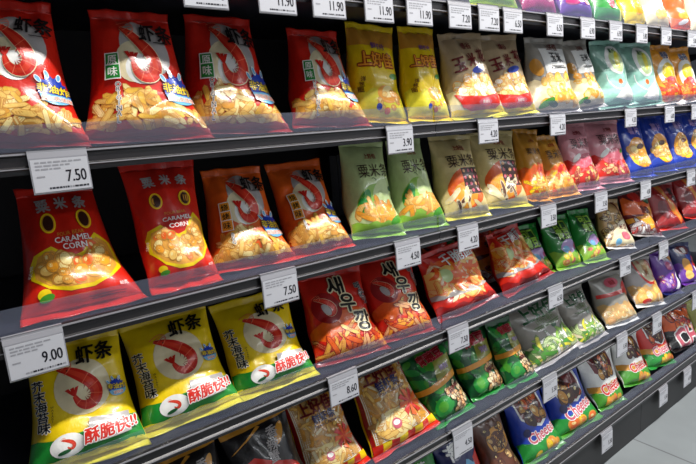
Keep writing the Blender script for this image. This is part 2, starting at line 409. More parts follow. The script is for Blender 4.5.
def d_caramel(p):
    p.tgt = 'printed_picture'
    # smiling window of corn puffs
    def smile(k, o):
        top = [(-.40 * k, .34 + .02 * o), (-.36 * k, .44 * (1 + .02 * o)), (-.22, .47 + .015 * o), (-.10, .40 + .015 * o), (0, .37 + .015 * o), (.10, .39 + .015 * o), (.20, .47 + .02 * o), (.29, .53 + .02 * o), (.40 * k, .48), (.42 * k, .38)]
        bot = [(.40 * k, .27 - .01 * o), (.28, .19 - .012 * o), (.1, .145 - .015 * o), (-.1, .145 - .015 * o), (-.28, .19 - .012 * o), (-.39 * k, .27)]
        return top + bot
    p.poly(P('yellow'), smile(1.10, 2)); inner = smile(1.0, 0); p.poly(P('chip2'), inner)
    def inside(a, b):
        c = False; n = len(inner)
        for i in range(n):
            x1, y1 = inner[i]; x2, y2 = inner[(i + 1) % n]
            if (y1 > b) != (y2 > b) and a < (x2 - x1) * (b - y1) / (y2 - y1) + x1: c = not c
        return c
    p.blobs((-.36, .38, .18, .50, lambda a, b: inside(a * 1.2, .34 + (b - .34) * 1.28)), 60, .062, ['chip', 'amber', 'chip3', 'chip2', 'orange'], sq=.75)
    for sx in (-.20, .22):
        p.ell(P('yellow'), sx, .70, .088, .115, -.12); p.ell(P('gold'), sx, .70, .073, .10, -.12); p.ell(P('dkbrown'), sx, .70, .06, .088, -.12)
    p.ell(P('yellow'), -.32, .13, .055, .05); p.ell(P('leaf'), -.30, .10, .06, .035, .2)
    p.tgt = 'lettering'
    for i, ch in enumerate('粟米条'): p.text(P('silver'), ch, -.22 + i * .23, .88 - .01 * abs(i - 1), .15, bold=.05, rot=.08 * (1 - i))
    p.text(P('gold'), 'POUR BEAR', .02, .585, .04, bold=.03)
    p.text(P('white'), 'CARAMEL', .03, .535, .058, bold=.03, sx=1.1); p.text(P('white'), 'CORN', .03, .475, .058, bold=.03, sx=1.1)
    p.text(P('white'), '巧克力味', -.42, .33, .03, bold=.03, rot=1.4); p.text(P('white'), '80克', .36, .105, .04, bold=.03)
    p.bars(P('deepred'), .2, .05, .4, .012, 2)
def d_yellow_puff(p):
    p.tgt = 'printed_picture'
    p.tgt = 'top_panel'; p.wavy(P('gold'), .80, .99, .015); p.tgt = 'printed_picture'; p.wavy(P('lemon'), .02, .30, .03)
    p.ell(P('amber'), .08, .26, .2, .14); p.ell(P('chip3'), .1, .29, .13, .09, .4)
    p.blobs((-.25, .35, .1, .3, None), 9, .06, ['chip', 'amber', 'chip2'])
    p.ell(P('leaf'), .30, .47, .11, .045, .1); p.ell(P('blue'), -.1, .12, .05, .05); p.ell(P('orange'), .05, .08, .05, .05)
    p.tgt = 'lettering'
    p.text(P('amber'), '上好佳', -.03, .64, .22, bold=.04, outline=P('deepred'), ow=.05)
    p.text(P('purple'), '鲜虾片', .05, .80, .10, bold=.02)
    p.vtext(P('brown'), '洋葱圈', -.34, .36, .08, 1.1, bold=.02, lean=-.35)
def d_popcorn(p):
    p.tgt = 'printed_picture'
    p.wavy(P('cream'), .0, .30, .02); p.wavy(P('yellow'), .0, .07, .01)
    p.blobs((-.42, .42, .22, .50, lambda a, b: b < .52 - a * a), 90, .055, ['chip3', 'cream', 'white', 'chip'], edge='chip2', sq=.85)
    p.poly(P('red'), [(-.44, .27), (-.30, .23), (0, .205), (.30, .23), (.44, .27), (.36, .10), (.24, .05), (-.24, .05), (-.36, .10)])
    p.ell(P('rose'), .02, .14, .14, .05); p.ell(P('blue'), .06, .555, .14, .05, .2)
    p.tgt = 'lettering'
    for i, ch in enumerate('玉米花'): p.text(P('maroon'), ch, -.27 + i * .27, .64 + i * .05, .20, bold=.04, rot=.15)
    p.text(P('maroon'), '爆谷', 0, .88, .10, bold=.03); p.text(P('white'), '焦糖味', .02, .14, .05, bold=.03)
def d_corn_white(p):
    p.tgt = 'printed_picture'
    p.wavy(P('cream'), .0, .42, .03)
    p.rect(P('white'), -.25, .42, .52, .90)
    p.blobs((-.35, .42, .1, .5, None), 26, .075, ['chip', 'yellow', 'chip3', 'amber'], edge='chip2')
    p.ell(P('gold'), -.38, .62, .09, .13, .3); p.ell(P('leaf'), -.3, .10, .12, .05, .5); p.ell(P('dkgreen'), -.2, .08, .1, .04, -.3)
    p.tgt = 'lettering'
    p.text(P('maroon'), '上好佳', .08, .92, .10, bold=.03)
    p.text(P('black'), '玉米', .08, .76, .15, bold=.03); p.bars(P('black'), .08, .62, .5, .015, 2)
def d_teal(p):
    p.tgt = 'printed_picture'
    p.wavy(P('teal'), .55, .99, .03); p.wavy(P('mint'), .02, .5, .03)
    p.ell(P('white'), .05, .72, .26, .28, .2); p.ell(P('sage'), .08, .70, .2, .22, .2); p.ell(P('lemon'), .12, .72, .07, .17, -.2)
    p.arc(P('white'), .0, .5, .3, .02, .02, PI, 2 * PI)
    p.ell(P('orange'), .03, .36, .05, .05); p.shape(P('white'), .1, .16, [(-.3, -.05), (.2, -.16), (.12, .2)])
    p.tgt = 'lettering'
    p.text(P('dkgreen'), '薯片', .05, .88, .09, bold=.02)
def d_orange_curl(p):
    p.tgt = 'printed_picture'
    p.ell(P('white'), 0, .52, .36, .36); p.ell(P('yellow'), .0, .56, .26, .20); p.ell(P('rose'), 0, .38, .2, .10)
    p.sticks((-.38, .38, .06, .38, None), 30, .3, .075, ['orange', 'amber', 'orange'], edge='red', curved=.2)
    p.tgt = 'lettering'
    p.text(P('navy'), '卷卷', .02, .86, .16, bold=.04, outline=P('white'))
def corn_strip(p, c1, c2):
    p.tgt = 'lettering'
    p.text(P('deepred'), '上好佳', .06, .87, .085, bold=.035)
    p.text(P('dkbrown'), '粟米条', .05, .70, .22, bold=.012, rot=.03)
def d_corn_green(p):
    p.tgt = 'printed_picture'
    p.ell(P('lime'), -.05, .33, .36, .30, .5); p.ell(P('green'), -.26, .36, .10, .2, -.5); p.ell(P('sage'), .12, .42, .2, .2)
    p.sticks((-.38, .36, .14, .34, lambda a, b: abs(a) + abs(b - .24) * 2 < .5), 24, .3, .075, ['chip', 'amber', 'chip2'], curved=.15)
    p.wavy(P('lime'), .01, .12, .015); p.ell(P('leaf'), .3, .13, .16, .06, .3)
    p.arc(P('dkgreen'), -.02, .57, .06, .015, .01, .3, 2.2); p.ell(P('dkgreen'), .36, .49, .06, .045)
    corn_strip(p, 0, 0)
def d_corn_steak(p):
    p.tgt = 'printed_picture'
    p.ell(P('orange'), -.02, .34, .40, .34, .5); p.ell(P('amber'), -.1, .25, .26, .22, .3)
    p.ell(P('leaf'), .36, .55, .13, .05, .2)
    c, s_ = math.cos(.35), math.sin(.35)
    p.shape(P('dkbrown'), .14, .42, [(-.24, -.20), (.22, -.24), (.25, .22), (-.2, .26)], .1)
    for i in range(4):
        for j in range(4): p.ell(P('rose') if (i + j) % 3 else P('peach'), .14 + (-.165 + i * .115), .42 + (-.16 + j * .115) * p.k, .032, .032, .4, 6)
    p.sticks((-.38, .2, .08, .26, None), 8, .34, .06, ['dkbrown', 'brown', 'chip3', 'cream'], edge='cream')
    corn_strip(p, 0, 0)
def d_corn_orange(p):
    p.tgt = 'printed_picture'
    p.wavy(P('orange'), .05, .50, .03, slope=.15); p.ell(P('red'), .1, .40, .22, .14, .3)
    p.sticks((-.42, .42, .05, .34, None), 34, .3, .08, ['chip', 'yellow', 'amber', 'chip3'], curved=.1)
    corn_strip(p, 0, 0)
def d_corn_pink(p):
    p.tgt = 'printed_picture'
    p.wavy(P('red'), .08, .38, .03, slope=-.1); p.ell(P('rose'), 0, .42, .3, .14, .3); p.ell(P('leaf'), .33, .5, .09, .04, .4)
    p.sticks((-.34, .38, .08, .3, None), 22, .28, .07, ['rose', 'chip', 'peach', 'chip3'], edge='deepred', curved=.1)
    p.ell(P('white'), -.22, .47, .14, .05, .6)
    corn_strip(p, 0, 0)
def d_chip_blue(p):
    p.tgt = 'printed_picture'
    p.ell(P('amber'), .02, .40, .36, .36); p.ell(P('yellow'), .0, .34, .31, .26)
    p.blobs((-.3, .3, .18, .5, lambda a, b: a * a / .08 + (b - .36) ** 2 / .03 < 1), 16, .12, ['yellow', 'chip3', 'chip', 'amber'], sq=.65)
    p.ell(P('brown'), .05, .50, .13, .06, .2)
    p.tgt = 'lettering'
    p.text(P('lilac'), '薯片', .02, .80, .20, bold=.03)
def d_korean(p):
    p.tgt = 'printed_picture'
    p.ell(P('orange'), -.04, .34, .48, .22, .2); p.wavy(P('red'), .0, .25, .03, slope=.1)
    p.ell(P('deepred'), -.24, .60, .2, .22, .3); p.shrimp(-.22, .62, .12, .2)
    p.ell(P('silver'), -.26, .58, .05, .09, .5)
    p.sticks((-.44, .46, .04, .30, below(lambda a: .2 + .1 * a)), 42, .34, .055, ['orange', 'chip2', 'peach', 'amber'], edge='deepred', curved=.08)
    p.sticks((-.1, .2, .28, .4, None), 3, .3, .05, ['peach', 'chip'], edge='deepred', curved=.1)
    p.tgt = 'lettering'
    for ch, x, y, h in (('새', -.02, .84, .27), ('우', .08, .61, .25), ('깡', .22, .37, .27)):
        p.text(P('black'), ch, x, y, h, bold=.045, outline=P('cream'), ow=.05, rot=-.1)
    p.vtext(P('black'), '매운맛', .36, .70, .10, 1.1, bold=.03, outline=P('silver'), ow=.03, lean=.3)
def d_noodle(p):
    p.tgt = 'printed_picture'
    p.wavy(P('chip'), .30, .78, .03, slope=.10)
    p.sticks((-.47, .47, .30, .78, None), 46, .34, .055, ['chip', 'amber', 'chip3', 'cream', 'orange'], edge='orange', curved=.3)
    p.wavy(P('silver'), .27, .31, .03, slope=-.05); p.wavy(P('deepred'), .0, .12, .03, slope=-.06); p.ell(P('sage'), -.2, .62, .09, .1)
    p.tgt = 'lettering'
    p.text(P('white'), '干脆面', .10, .88, .17, bold=.03, rot=.1)
def d_green_snack(p):
    p.tgt = 'printed_picture'
    p.ell(P('dkgreen'), 0, .74, .34, .27); p.wavy(P('lime'), .0, .28, .03, slope=-.06)
    p.ell(P('lilac'), .02, .40, .28, .15, .2); p.ell(P('magenta'), .3, .38, .09, .07); p.ell(P('sky'), -.1, .34, .12, .08)
    p.blobs((-.3, .35, .06, .24, None), 10, .07, ['chip', 'rose', 'lemon'])
    p.tgt = 'lettering'
    for t, y in (('可口', .84), ('青豆', .66)): p.text(P('lime'), t, 0, y, .22, bold=.06, outline=P('black'), ow=.05)
def d_nuts(p):
    p.tgt = 'printed_picture'
    p.blobs((-.42, .42, .05, .72, None), 46, .1, ['tan', 'beige', 'cream', 'chip'], edge='brown', sq=.6)
    p.poly(P('cream'), [(-.45, .05), (.45, .05), (.45, .62), (.1, .55), (-.3, .3)])
    p.arc(P('maroon'), -.1, .74, .38, .05, .04, .1, 1.9); p.ell(P('rose'), .08, .22, .16, .10); p.ell(P('sky'), -.2, .09, .1, .08)
    p.tgt = 'lettering'
    p.text(P('maroon'), '米饼', .1, .42, .14, bold=.03)
def d_redspicy(p):
    p.tgt = 'printed_picture'
    p.poly(P('orange'), [(-.3, .98), (-.05, .98), (.1, .62), (.34, .3), (.2, .05), (.02, .3), (-.1, .6)])
    p.poly(P('gold'), [(-.2, .95), (-.1, .95), (.08, .58), (.26, .28), (.18, .14), (.04, .34), (-.06, .6)])
    p.ell(P('maroon'), -.25, .4, .12, .2); p.wavy(P('maroon'), .0, .06, .01)
    p.tgt = 'lettering'
    p.vtext(P('black'), '辣条', .28, .72, .16, 1.1, bold=.04)
def d_orangered(p):
    p.tgt = 'printed_picture'
    p.wavy(P('orange'), .42, .75, .06); p.poly(P('amber'), [(-.5, .1), (.1, .1), (.48, .62), (.45, .75), (.2, .62), (-.1, .4), (-.5, .32)])
    p.ell(P('red'), -.1, .82, .25, .12); p.ell(P('dkgreen'), .28, .80, .12, .1); p.sticks((-.45, .2, .02, .2, None), 12, .3, .08, ['silver', 'white', 'red'], edge='maroon')
    p.tgt = 'lettering'
    p.text(P('maroon'), '香脆', .0, .54, .16, bold=.04)
def d_darkbag(p):
    p.tgt = 'printed_picture'
    p.wavy(P('gold'), .90, .995, .005); p.poly(P('red'), [(-.48, .1), (-.48, .55), (-.2, .62), (.05, .5), (.3, .42), (.3, .36), (.0, .36), (-.2, .1)]); p.ell(P('gold'), .26, .74, .16, .06, 1.0)
    p.poly(P('gold'), [(-.46, .72), (-.40, .75), (.05, .88), (.0, .9)]); p.ell(P('red'), .2, .3, .2, .18)
    p.ell(P('gold'), -.15, .35, .14, .12)
    p.tgt = 'lettering'
    p.vtext(P('silver'), '香辣蟹', .12, .66, .16, 1.0, bold=.03, lean=-.3); p.text(P('maroon'), '好吃', .15, .945, .05, bold=.04)
def d_fries(p):
    p.tgt = 'printed_picture'
    p.rect(P('deepred'), -.49, -.445, .02, .98); p.rect(P('deepred'), .445, .49, .02, .98)
    p.poly(P('white'), [(-.44, .11), (.44, .11), (.44, .985), (-.44, .985)]); p.poly(P('tan'), [(-.43, .12), (.43, .12), (.43, .98), (-.43, .98)])
    p.sticks((-.38, .38, .15, .96, None), 150, .19, .038, ['tan', 'chip', 'chip2', 'cream', 'gold'])
    for i in range(8): p.rect(P('yellow' if i % 2 else 'red'), -.48 + i * .12, -.36 + i * .12, .0, .105)
    p.ell(P('chip3'), -.12, .26, .27, .17); p.sticks((-.32, .1, .16, .34, None), 26, .2, .045, ['chip3', 'chip', 'cream'])
    for i in range(9): p.shape(P('red' if i % 2 else 'orange'), .24, .40, [(0, -.012), (.16, -.045), (.19, .03), (0, .012)], i * PI / 4.5 + .3); p.ell(P('rose'), -.1, .25, .07, .06); p.ell(P('white'), -.1, .26, .05, .03)
    p.tgt = 'lettering'
    p.text(P('maroon'), '上好佳', -.02, .88, .19, bold=.05); p.text(P('navy'), '鲜虾条', .04, .73, .13, bold=.035, rot=.03)
    p.text(P('navy'), 'Prawn Crackers', .05, .64, .05, bold=.01)
def d_peas(p):
    p.tgt = 'printed_picture'
    p.blobs((-.48, .48, .02, .98, lambda a, b: a < .05 or b > .8), 46, .12, ['green', 'dkgreen', 'leaf', 'green'], edge=None, sq=.5)
    p.poly(P('olive'), [(-.1, .5), (.46, .56), (.46, .82), (.05, .8)])
    p.blobs((-.02, .44, .04, .44, None), 46, .05, ['beige', 'tan', 'cream', 'peach'], edge='brown', sq=.85)
    p.poly(P('amber'), [(-.49, .42), (.49, .50), (.49, .585), (-.49, .505)]); p.ell(P('green'), -.2, .2, .2, .14, .6); p.ell(P('leaf'), -.22, .2, .1, .08, .6)
    p.tgt = 'lettering'
    p.text(P('deepred'), '青豌豆', .06, .88, .17, bold=.05, rot=.05, outline=P('rose'), ow=.03); p.text(P('maroon'), '蒜香味', .18, .36, .09, bold=.03, rot=.15)
    p.text(P('lilac'), '烤制', .2, .68, .1, bold=.02)
def d_greens(p):
    p.tgt = 'printed_picture'
    p.wavy(P('cream'), .02, .30, .03)
    p.sticks((-.46, .46, .06, .42, below(lambda a: .36 + .1 * a)), 46, .32, .05, ['leaf', 'lime', 'sage', 'white', 'lemon'], edge='sagedk', curved=.2)
    p.ell(P('dkgreen'), .12, .52, .05, .035)
    p.tgt = 'lettering'
    p.text(P('dkgreen'), '上好佳', .02, .84, .23, bold=.05, outline=P('silver'), ow=.03); p.text(P('sagedk'), '田园薯片', .06, .67, .10, bold=.01)
    p.bars(P('sagedk'), .04, .575, .6, .015, 2)
def d_ribbon(p):
    p.tgt = 'printed_picture'
    p.wavy(P('tan'), .04, .40, .04); p.blobs((-.4, .4, .06, .36, None), 20, .09, ['beige', 'peach', 'cream', 'tan'], edge='tan', sq=.8)
    p.poly(P('red'), [(-.48, .56), (.48, .60), (.48, .68), (-.48, .64)]); p.ell(P('red'), .3, .72, .16, .06, .6); p.ell(P('red'), .36, .56, .16, .05, -.5); p.ell(P('rose'), 0, .84, .22, .09, .1)
    p.tgt = 'lettering'
    p.text(P('deepred'), '鲜果', .02, .84, .09, bold=.03)
def d_circle(p):
    p.tgt = 'printed_picture'
    p.ell(P('red'), .08, .76, .34, .30); p.ell(P('cream'), .08, .76, .28, .25); p.ell(P('tan'), .1, .78, .16, .10, .4)
    p.wavy(P('tan'), .03, .40, .04); p.blobs((-.42, .42, .06, .36, None), 20, .1, ['peach', 'chip', 'cream', 'beige'], edge='chip2', sq=.8); p.ell(P('red'), -.25, .07, .12, .05)
    p.tgt = 'lettering'
    p.text(P('deepred'), '果子', .08, .70, .10, bold=.03)
def d_purple(p):
    p.tgt = 'printed_picture'
    p.ell(P('lilac'), .05, .7, .24, .16); p.ell(P('magenta'), .0, .66, .15, .12); p.ell(P('gold'), .3, .84, .1, .08); p.shape(P('white'), .25, .3, [(-.2, -.25), (-.08, -.25), (.22, .25), (.1, .28)])
    p.blobs((-.4, .2, .08, .4, None), 10, .09, ['gold', 'lilac', 'magenta'], edge='purple')
    p.tgt = 'lettering'
    p.text(P('white'), '葡萄', 0, .86, .15, bold=.04)
def d_mixed(p):
    p.tgt = 'printed_picture'
    p.wavy(P('purple'), .02, .5, .04); p.ell(P('gold'), -.15, .45, .2, .2); p.ell(P('red'), .3, .5, .14, .2); p.ell(P('blue'), .1, .68, .16, .12); p.ell(P('chip'), -.2, .2, .16, .12)
    p.shape(P('white'), .12, .2, [(-.1, -.2), (0, -.2), (.16, .2), (.06, .22)]); p.ell(P('maroon'), 0, .86, .35, .12)
    p.tgt = 'lettering'
    p.text(P('white'), '糖', .0, .86, .16, bold=.04)
def puff_bag(p, low='green', word='Cheetos', wc='rose', band=None):
    p.tgt = 'printed_picture'
    p.wavy(P(low), .0, .30, .02, slope=.05)
    if band: p.wavy(P(band), .29, .43, .01, slope=.05)
    p.poly(P('white'), [(-.33, .66), (-.12, .52), (.06, .46), (.26, .56), (.36, .78), (.36, .99), (-.34, .99)])
    p.poly(P('maroon'), [(-.29, .68), (-.10, .56), (.06, .51), (.22, .6), (.31, .78), (.31, .985), (-.3, .985)])
    p.blobs((-.22, .24, .60, .95, None), 12, .11, ['brown', 'gold', 'orange', 'dkbrown'], edge='dkbrown')
    p.blobs((-.25, .35, .04, .16, None), 6, .09, ['amber', 'yellow', 'orange'], edge='gold')
    p.tgt = 'lettering'
    p.text(P(wc), word, .06, .37, .17, bold=.05, rot=.12, outline=P('white'), ow=.05, sx=.9)
def d_puff_blue(p): puff_bag(p); p.ell(P('navy'), -.3, .44, .07, .07)
def d_puff_white(p): puff_bag(p, 'leaf', 'Cheetos', 'red', 'gold')
def d_puff_red(p): puff_bag(p, 'green', 'Cheetos', 'rose', 'gold')
def d_chi(p):
    p.tgt = 'printed_picture'
    p.wavy(P('orange'), .48, .95, .05); p.blobs((-.4, .45, .5, .9, None), 14, .12, ['orange', 'red', 'amber', 'brown'], edge='maroon'); p.wavy(P('black'), .02, .46, .03)
    p.tgt = 'lettering'
    p.text(P('rose'), 'CHI', .05, .28, .34, bold=.06, outline=P('white'), ow=.05, rot=.05)
def d_letters(p):
    p.tgt = 'printed_picture'
    p.wavy(P('sky'), .0, .55, .05); p.shape(P('red'), .3, .5, [(-.1, -.3), (.2, -.3), (.2, .25), (-.05, .1)])
    p.tgt = 'lettering'
    p.text(P('white'), '海苔', 0, .8, .3, bold=.06, rot=.3, outline=P('navy'), ow=.05)
def d_brown(p):
    p.tgt = 'printed_picture'
    p.ell(P('gold'), .05, .62, .34, .3); p.ell(P('brown'), .05, .6, .27, .23); p.blobs((-.3, .35, .08, .8, None), 16, .1, ['brown', 'tan', 'gold'], edge='dkbrown')
def d_seaweed(p):
    p.tgt = 'printed_picture'
    p.ell(P('leaf'), 0, .7, .3, .25); p.shape(P('white'), .1, .6, [(-.2, -.2), (-.1, -.24), (.2, .2), (.1, .26)]); p.ell(P('lime'), -.1, .4, .2, .2)
    p.tgt = 'lettering'
    p.text(P('white'), '海苔', 0, .78, .2, bold=.05)
def d_top(main, spots):
    def f(p):
        p.tgt = 'printed_picture'
        for (c, a, b, rx, ry) in spots: p.ell(P(c), a, b, rx, ry, .2)
    return f

# kind: name, base colour, seal colour, artwork, group, thickness, extra
K = dict(
 prawn=('prawn_snack_bag', 'red', 'deepred', d_prawn_red, 'red prawn strip bags on the second shelf', .10, {}),
 prawnbbq=('prawn_snack_bag', 'orange', 'red', d_prawn_bbq, 'barbecue prawn strip bags', .09, {}),
 prawnyel=('prawn_snack_bag', 'yellow', 'lemon', d_prawn_yellow, 'yellow prawn strip bags on the fourth shelf', .09, {}),
 caramel=('corn_snack_bag', 'red', 'red', d_caramel, 'red caramel corn bags', .09, dict(hb=.030)),
 yelpuff=('snack_bag', 'yellow', 'yellow', d_yellow_puff, 'yellow puff snack bags', .08, {}),
 popcorn=('popcorn_bag', 'wheat', 'lemon', d_popcorn, 'popcorn bags', .09, {}),
 cornwhite=('corn_snack_bag', 'grey', 'silver', d_corn_white, 'pale corn snack bags', .09, {}),
 teal=('snack_bag', 'mint', 'teal', d_teal, 'pale teal snack bags', .08, {}),
 curl=('snack_bag', 'amber', 'white', d_orange_curl, 'orange curl snack bags', .08, {}),
 corngreen=('corn_snack_bag', 'sage', 'lime', d_corn_green, 'pale green corn strip bags', .09, {}),
 cornsteak=('corn_snack_bag', 'straw', 'lemon', d_corn_steak, 'cream grilled steak corn strip bags', .09, {}),
 cornorange=('corn_snack_bag', 'gold', 'amber', d_corn_orange, 'golden corn strip bags', .08, {}),
 cornpink=('corn_snack_bag', 'pink', 'pink', d_corn_pink, 'pink corn strip bags', .08, {}),
 chipblue=('potato_chip_bag', 'blue', 'blue', d_chip_blue, 'blue potato chip bags', .08, {}),
 korean=('prawn_snack_bag', 'red', 'deepred', d_korean, 'red bags with black Korean lettering', .09, {}),
 noodle=('noodle_snack_bag', 'red', 'deepred', d_noodle, 'red noodle snack bags', .085, dict(wr=3.0)),
 greensnack=('snack_bag', 'green', 'lime', d_green_snack, 'green snack bags on the fourth shelf', .07, {}),
 nuts=('cracker_bag', 'tan', 'white', d_nuts, None, .07, {}),
 redspicy=('spicy_snack_bag', 'deepred', 'red', d_redspicy, 'dark red spicy snack bags', .07, {}),
 orangered=('snack_bag', 'maroon', 'silver', d_orangered, None, .07, dict(wr=1.8)),
 dark=('crab_snack_bag', 'black', 'gold', d_darkbag, 'black snack bags with gold tops', .07, {}),
 fries=('prawn_cracker_bag', 'yellow', 'red', d_fries, 'see-through prawn cracker bags', .08, {}),
 peas=('pea_snack_bag', 'dkgreen', 'green', d_peas, 'green pea snack bags', .08, {}),
 greens=('snack_bag', 'grey', 'silver', d_greens, 'grey bags with green leaves', .08, {}),
 ribbon=('snack_bag', 'grey', 'white', d_ribbon, None, .09, {}),
 circle=('snack_bag', 'silver', 'white', d_circle, None, .09, {}),
 purple=('candy_bag', 'purple', 'navy', d_purple, None, .07, {}),
 mixed=('candy_bag', 'navy', 'purple', d_mixed, None, .07, {}),
 puffblue=('corn_puff_bag', 'blue', 'leaf', d_puff_blue, 'blue corn puff bags on the bottom shelf', .09, dict(ht=.012)),
 puffwhite=('corn_puff_bag', 'white', 'leaf', d_puff_white, 'white corn puff bags on the bottom shelf', .09, {}),
 puffred=('corn_puff_bag', 'red', 'green', d_puff_red, None, .08, {}),
 chi=('snack_bag', 'maroon', 'black', d_chi, None, .08, {}),
 letters=('seaweed_snack_bag', 'navy', 'black', d_letters, None, .07, {}),
 brown=('snack_bag', 'brown', 'brown', d_brown, None, .07, {}),
 seaweed=('seaweed_snack_bag', 'green', 'white', d_seaweed, None, .07, {}),
 olivebag=('snack_bag', 'olive', 'gold', d_brown, None, .07, {}),
 tgreen=('snack_bag', 'lime', 'lemon', d_top('青瓜', [('lemon', 0, .2, .3, .1), ('green', .2, .3, .2, .1)]), None, .08, {}),
 tpink=('candy_bag', 'magenta', 'purple', d_top('果', [('pink', .2, .2, .25, .1), ('white', -.2, .3, .12, .08)]), None, .08, {}),
 tpurple=('candy_bag', 'purple', 'purple', d_top('糖', [('pink', .25, .22, .14, .09), ('magenta', -.2, .2, .2, .1)]), None, .08, {}),
 tjade=('snack_bag', 'green', 'green', d_top('豆', [('rose', 0, .25, .16, .12), ('sage', .38, .1, .12, .12)]), None, .08, {}),
 tyellow=('snack_bag', 'yellow', 'lemon', d_top('米', [('amber', 0, .2, .2, .14), ('maroon', .35, .25, .12, .1)]), None, .08, {}),
 tpale=('snack_bag', 'cream', 'silver', d_top('饼', [('chip', 0, .2, .3, .14), ('white', .1, .4, .2, .1)]), None, .08, {}),
 torange=('snack_bag', 'orange', 'orange', d_top('虾', [('amber', 0, .25, .3, .12), ('white', -.1, .1, .2, .06)]), None, .08, {}),
)
FLOOR = 0.0
SH = [1.812, 1.500, 1.203, 0.907, 0.577, 0.222]      # shelf tops, highest first
B = []
def settle(r, zs, x0, dy=0.0, room=.5):         # foot on the shelf board, front just behind the clear guard
    bpy.context.view_layer.update()
    co = np.concatenate([np.array([tuple(r.matrix_basis @ v.co) for v in o.data.vertices]) for o in r.children])
    if co[:, 2].max() - co[:, 2].min() > room:      # too tall for the gap: squash it a little
        r.scale.z = room / (co[:, 2].max() - co[:, 2].min()); bpy.context.view_layer.update()
        co = np.concatenate([np.array([tuple(r.matrix_basis @ v.co) for v in o.data.vertices]) for o in r.children])
    low = co[:, 2].min(); near = co[:, 1].min()
    r.location.z += zs + .0008 - low; r.location.y += 1.0125 + dy - near
def bag(kind, shelf, quad, label, tilt=10, y0=1.03, yaw=0, dy=0.0, **kw):
    y0 += dy; Q = kw.pop('sc', 1.06); kw.setdefault('detail', 1.0 if quad[3][0] < 480 else .8)
    name, base, seal, des, group, T, ex = K[kind]
    zs = SH[shelf]; tl, tr, br, bl = quad; t = math.radians(tilt)
    pb0, pb1 = at_y(*bl, y0 + .012), at_y(*br, y0 + .012)
    x0 = (pb0[0] + pb1[0]) / 2; Wb = abs(pb1[0] - pb0[0])
    q0, q1 = at_tilt(*tl, y0, zs, t), at_tilt(*tr, y0, zs, t)
    Wt = abs(q1[0] - q0[0]); qm = (q0 + q1) / 2
    dx, dz = qm[0] - x0, (qm[2] - zs) / math.cos(t)
    H = math.hypot(dx, dz) * 1.05; roll = math.atan2(dx, dz)
    Wb *= Q; Wt *= Q; W = max(Wb, Wt); kw2 = dict(ex); kw2.update(kw)
    Tn = kw2.pop('T', T * 1.3); grp = kw2.pop('group', group); H = kw2.pop('H', H); roll = kw2.pop('roll', roll); W = kw2.pop('W', W)
    top = kw2.pop('top', min(1.0, Wt / W)); bot = min(1.0, Wb / W)
    roll *= .7
    r = build_bag(name, W, H, Tn, max(.55, top), len(B) * 7 + 3, base, seal, des, (x0, 1.1, zs), (-t, roll, math.radians(yaw if yaw else -min({1: 8, 2: 9, 3: 6}.get(shelf, 4), max(0, (x0 - .6) * 22)))), label, grp, bot=max(.6, bot), **kw2)
    settle(r, zs, x0, dy, {1: .284, 2: .268, 3: .268, 4: .30}.get(shelf, .33))
    B.append(r); return r

S2, S3, S4, S5, S6 = 'second shelf', 'third shelf', 'fourth shelf', 'fifth shelf', 'bottom shelf'
# ------------------------------------------------------------------ the bags, shelf by shelf
# --- second shelf from the top
bag('prawn', 1, [(-34,-5),(52,-3),(88,142),(-40,147)], 'red prawn strip bag at the far left end of the second shelf', 8, yaw=-7)
bag('prawn', 1, [(98,6),(172,6),(209,130),(91,137)], 'red prawn strip bag second from the left on the second shelf', 8, yaw=-7)
bag('prawn', 1, [(196,14),(262,14),(293,122),(184,130)], 'red prawn strip bag third from the left on the second shelf', 8, yaw=-7, dy=0.045)
bag('prawn', 1, [(296,26),(350,28),(373,117),(291,124)], 'red prawn strip bag right beside the yellow bags, fourth on the second shelf', 10, yaw=-7, dy=0.03)
bag('yelpuff', 1, [(358,20),(404,22),(408,114),(352,115)], 'yellow puff snack bag beside the last red prawn bag', 6, dy=0.06)
bag('yelpuff', 1, [(410,26),(443,28),(450,114),(411,115)], 'yellow puff snack bag beside the popcorn bags', 6, dy=0.035)
bag('popcorn', 1, [(452,32),(490,32),(503,108),(456,113)], 'popcorn bag with red bowl standing next to the yellow bags', 6)
bag('popcorn', 1, [(491,34),(527,34),(536,103),(496,107)], 'popcorn bag with red bowl standing next to the pale corn bag', 6, dy=0.02)
bag('cornwhite', 1, [(540,36),(573,38),(578,103),(536,106)], 'pale grey corn snack bag with white panel, left of its pair', 4)
bag('cornwhite', 1, [(577,40),(597,42),(604,99),(578,102)], 'pale grey corn snack bag beside the teal bags, right of its pair', 4)
bag('teal', 1, [(605,41),(628,42),(633,96),(605,101)], 'pale teal snack bag with white pattern, left of the two', 4)
bag('teal', 1, [(634,43),(659,43),(661,93),(634,97)], 'pale teal snack bag with white pattern, right of the two', 4)
bag('curl', 1, [(663,45),(679,46),(682,92),(662,95)], 'orange and yellow curl snack bag beside the teal bags', 4)
bag('curl', 1, [(682,48),(697,49),(700,90),(682,93)], 'orange and yellow curl snack bag at the right edge of the second shelf', 4)
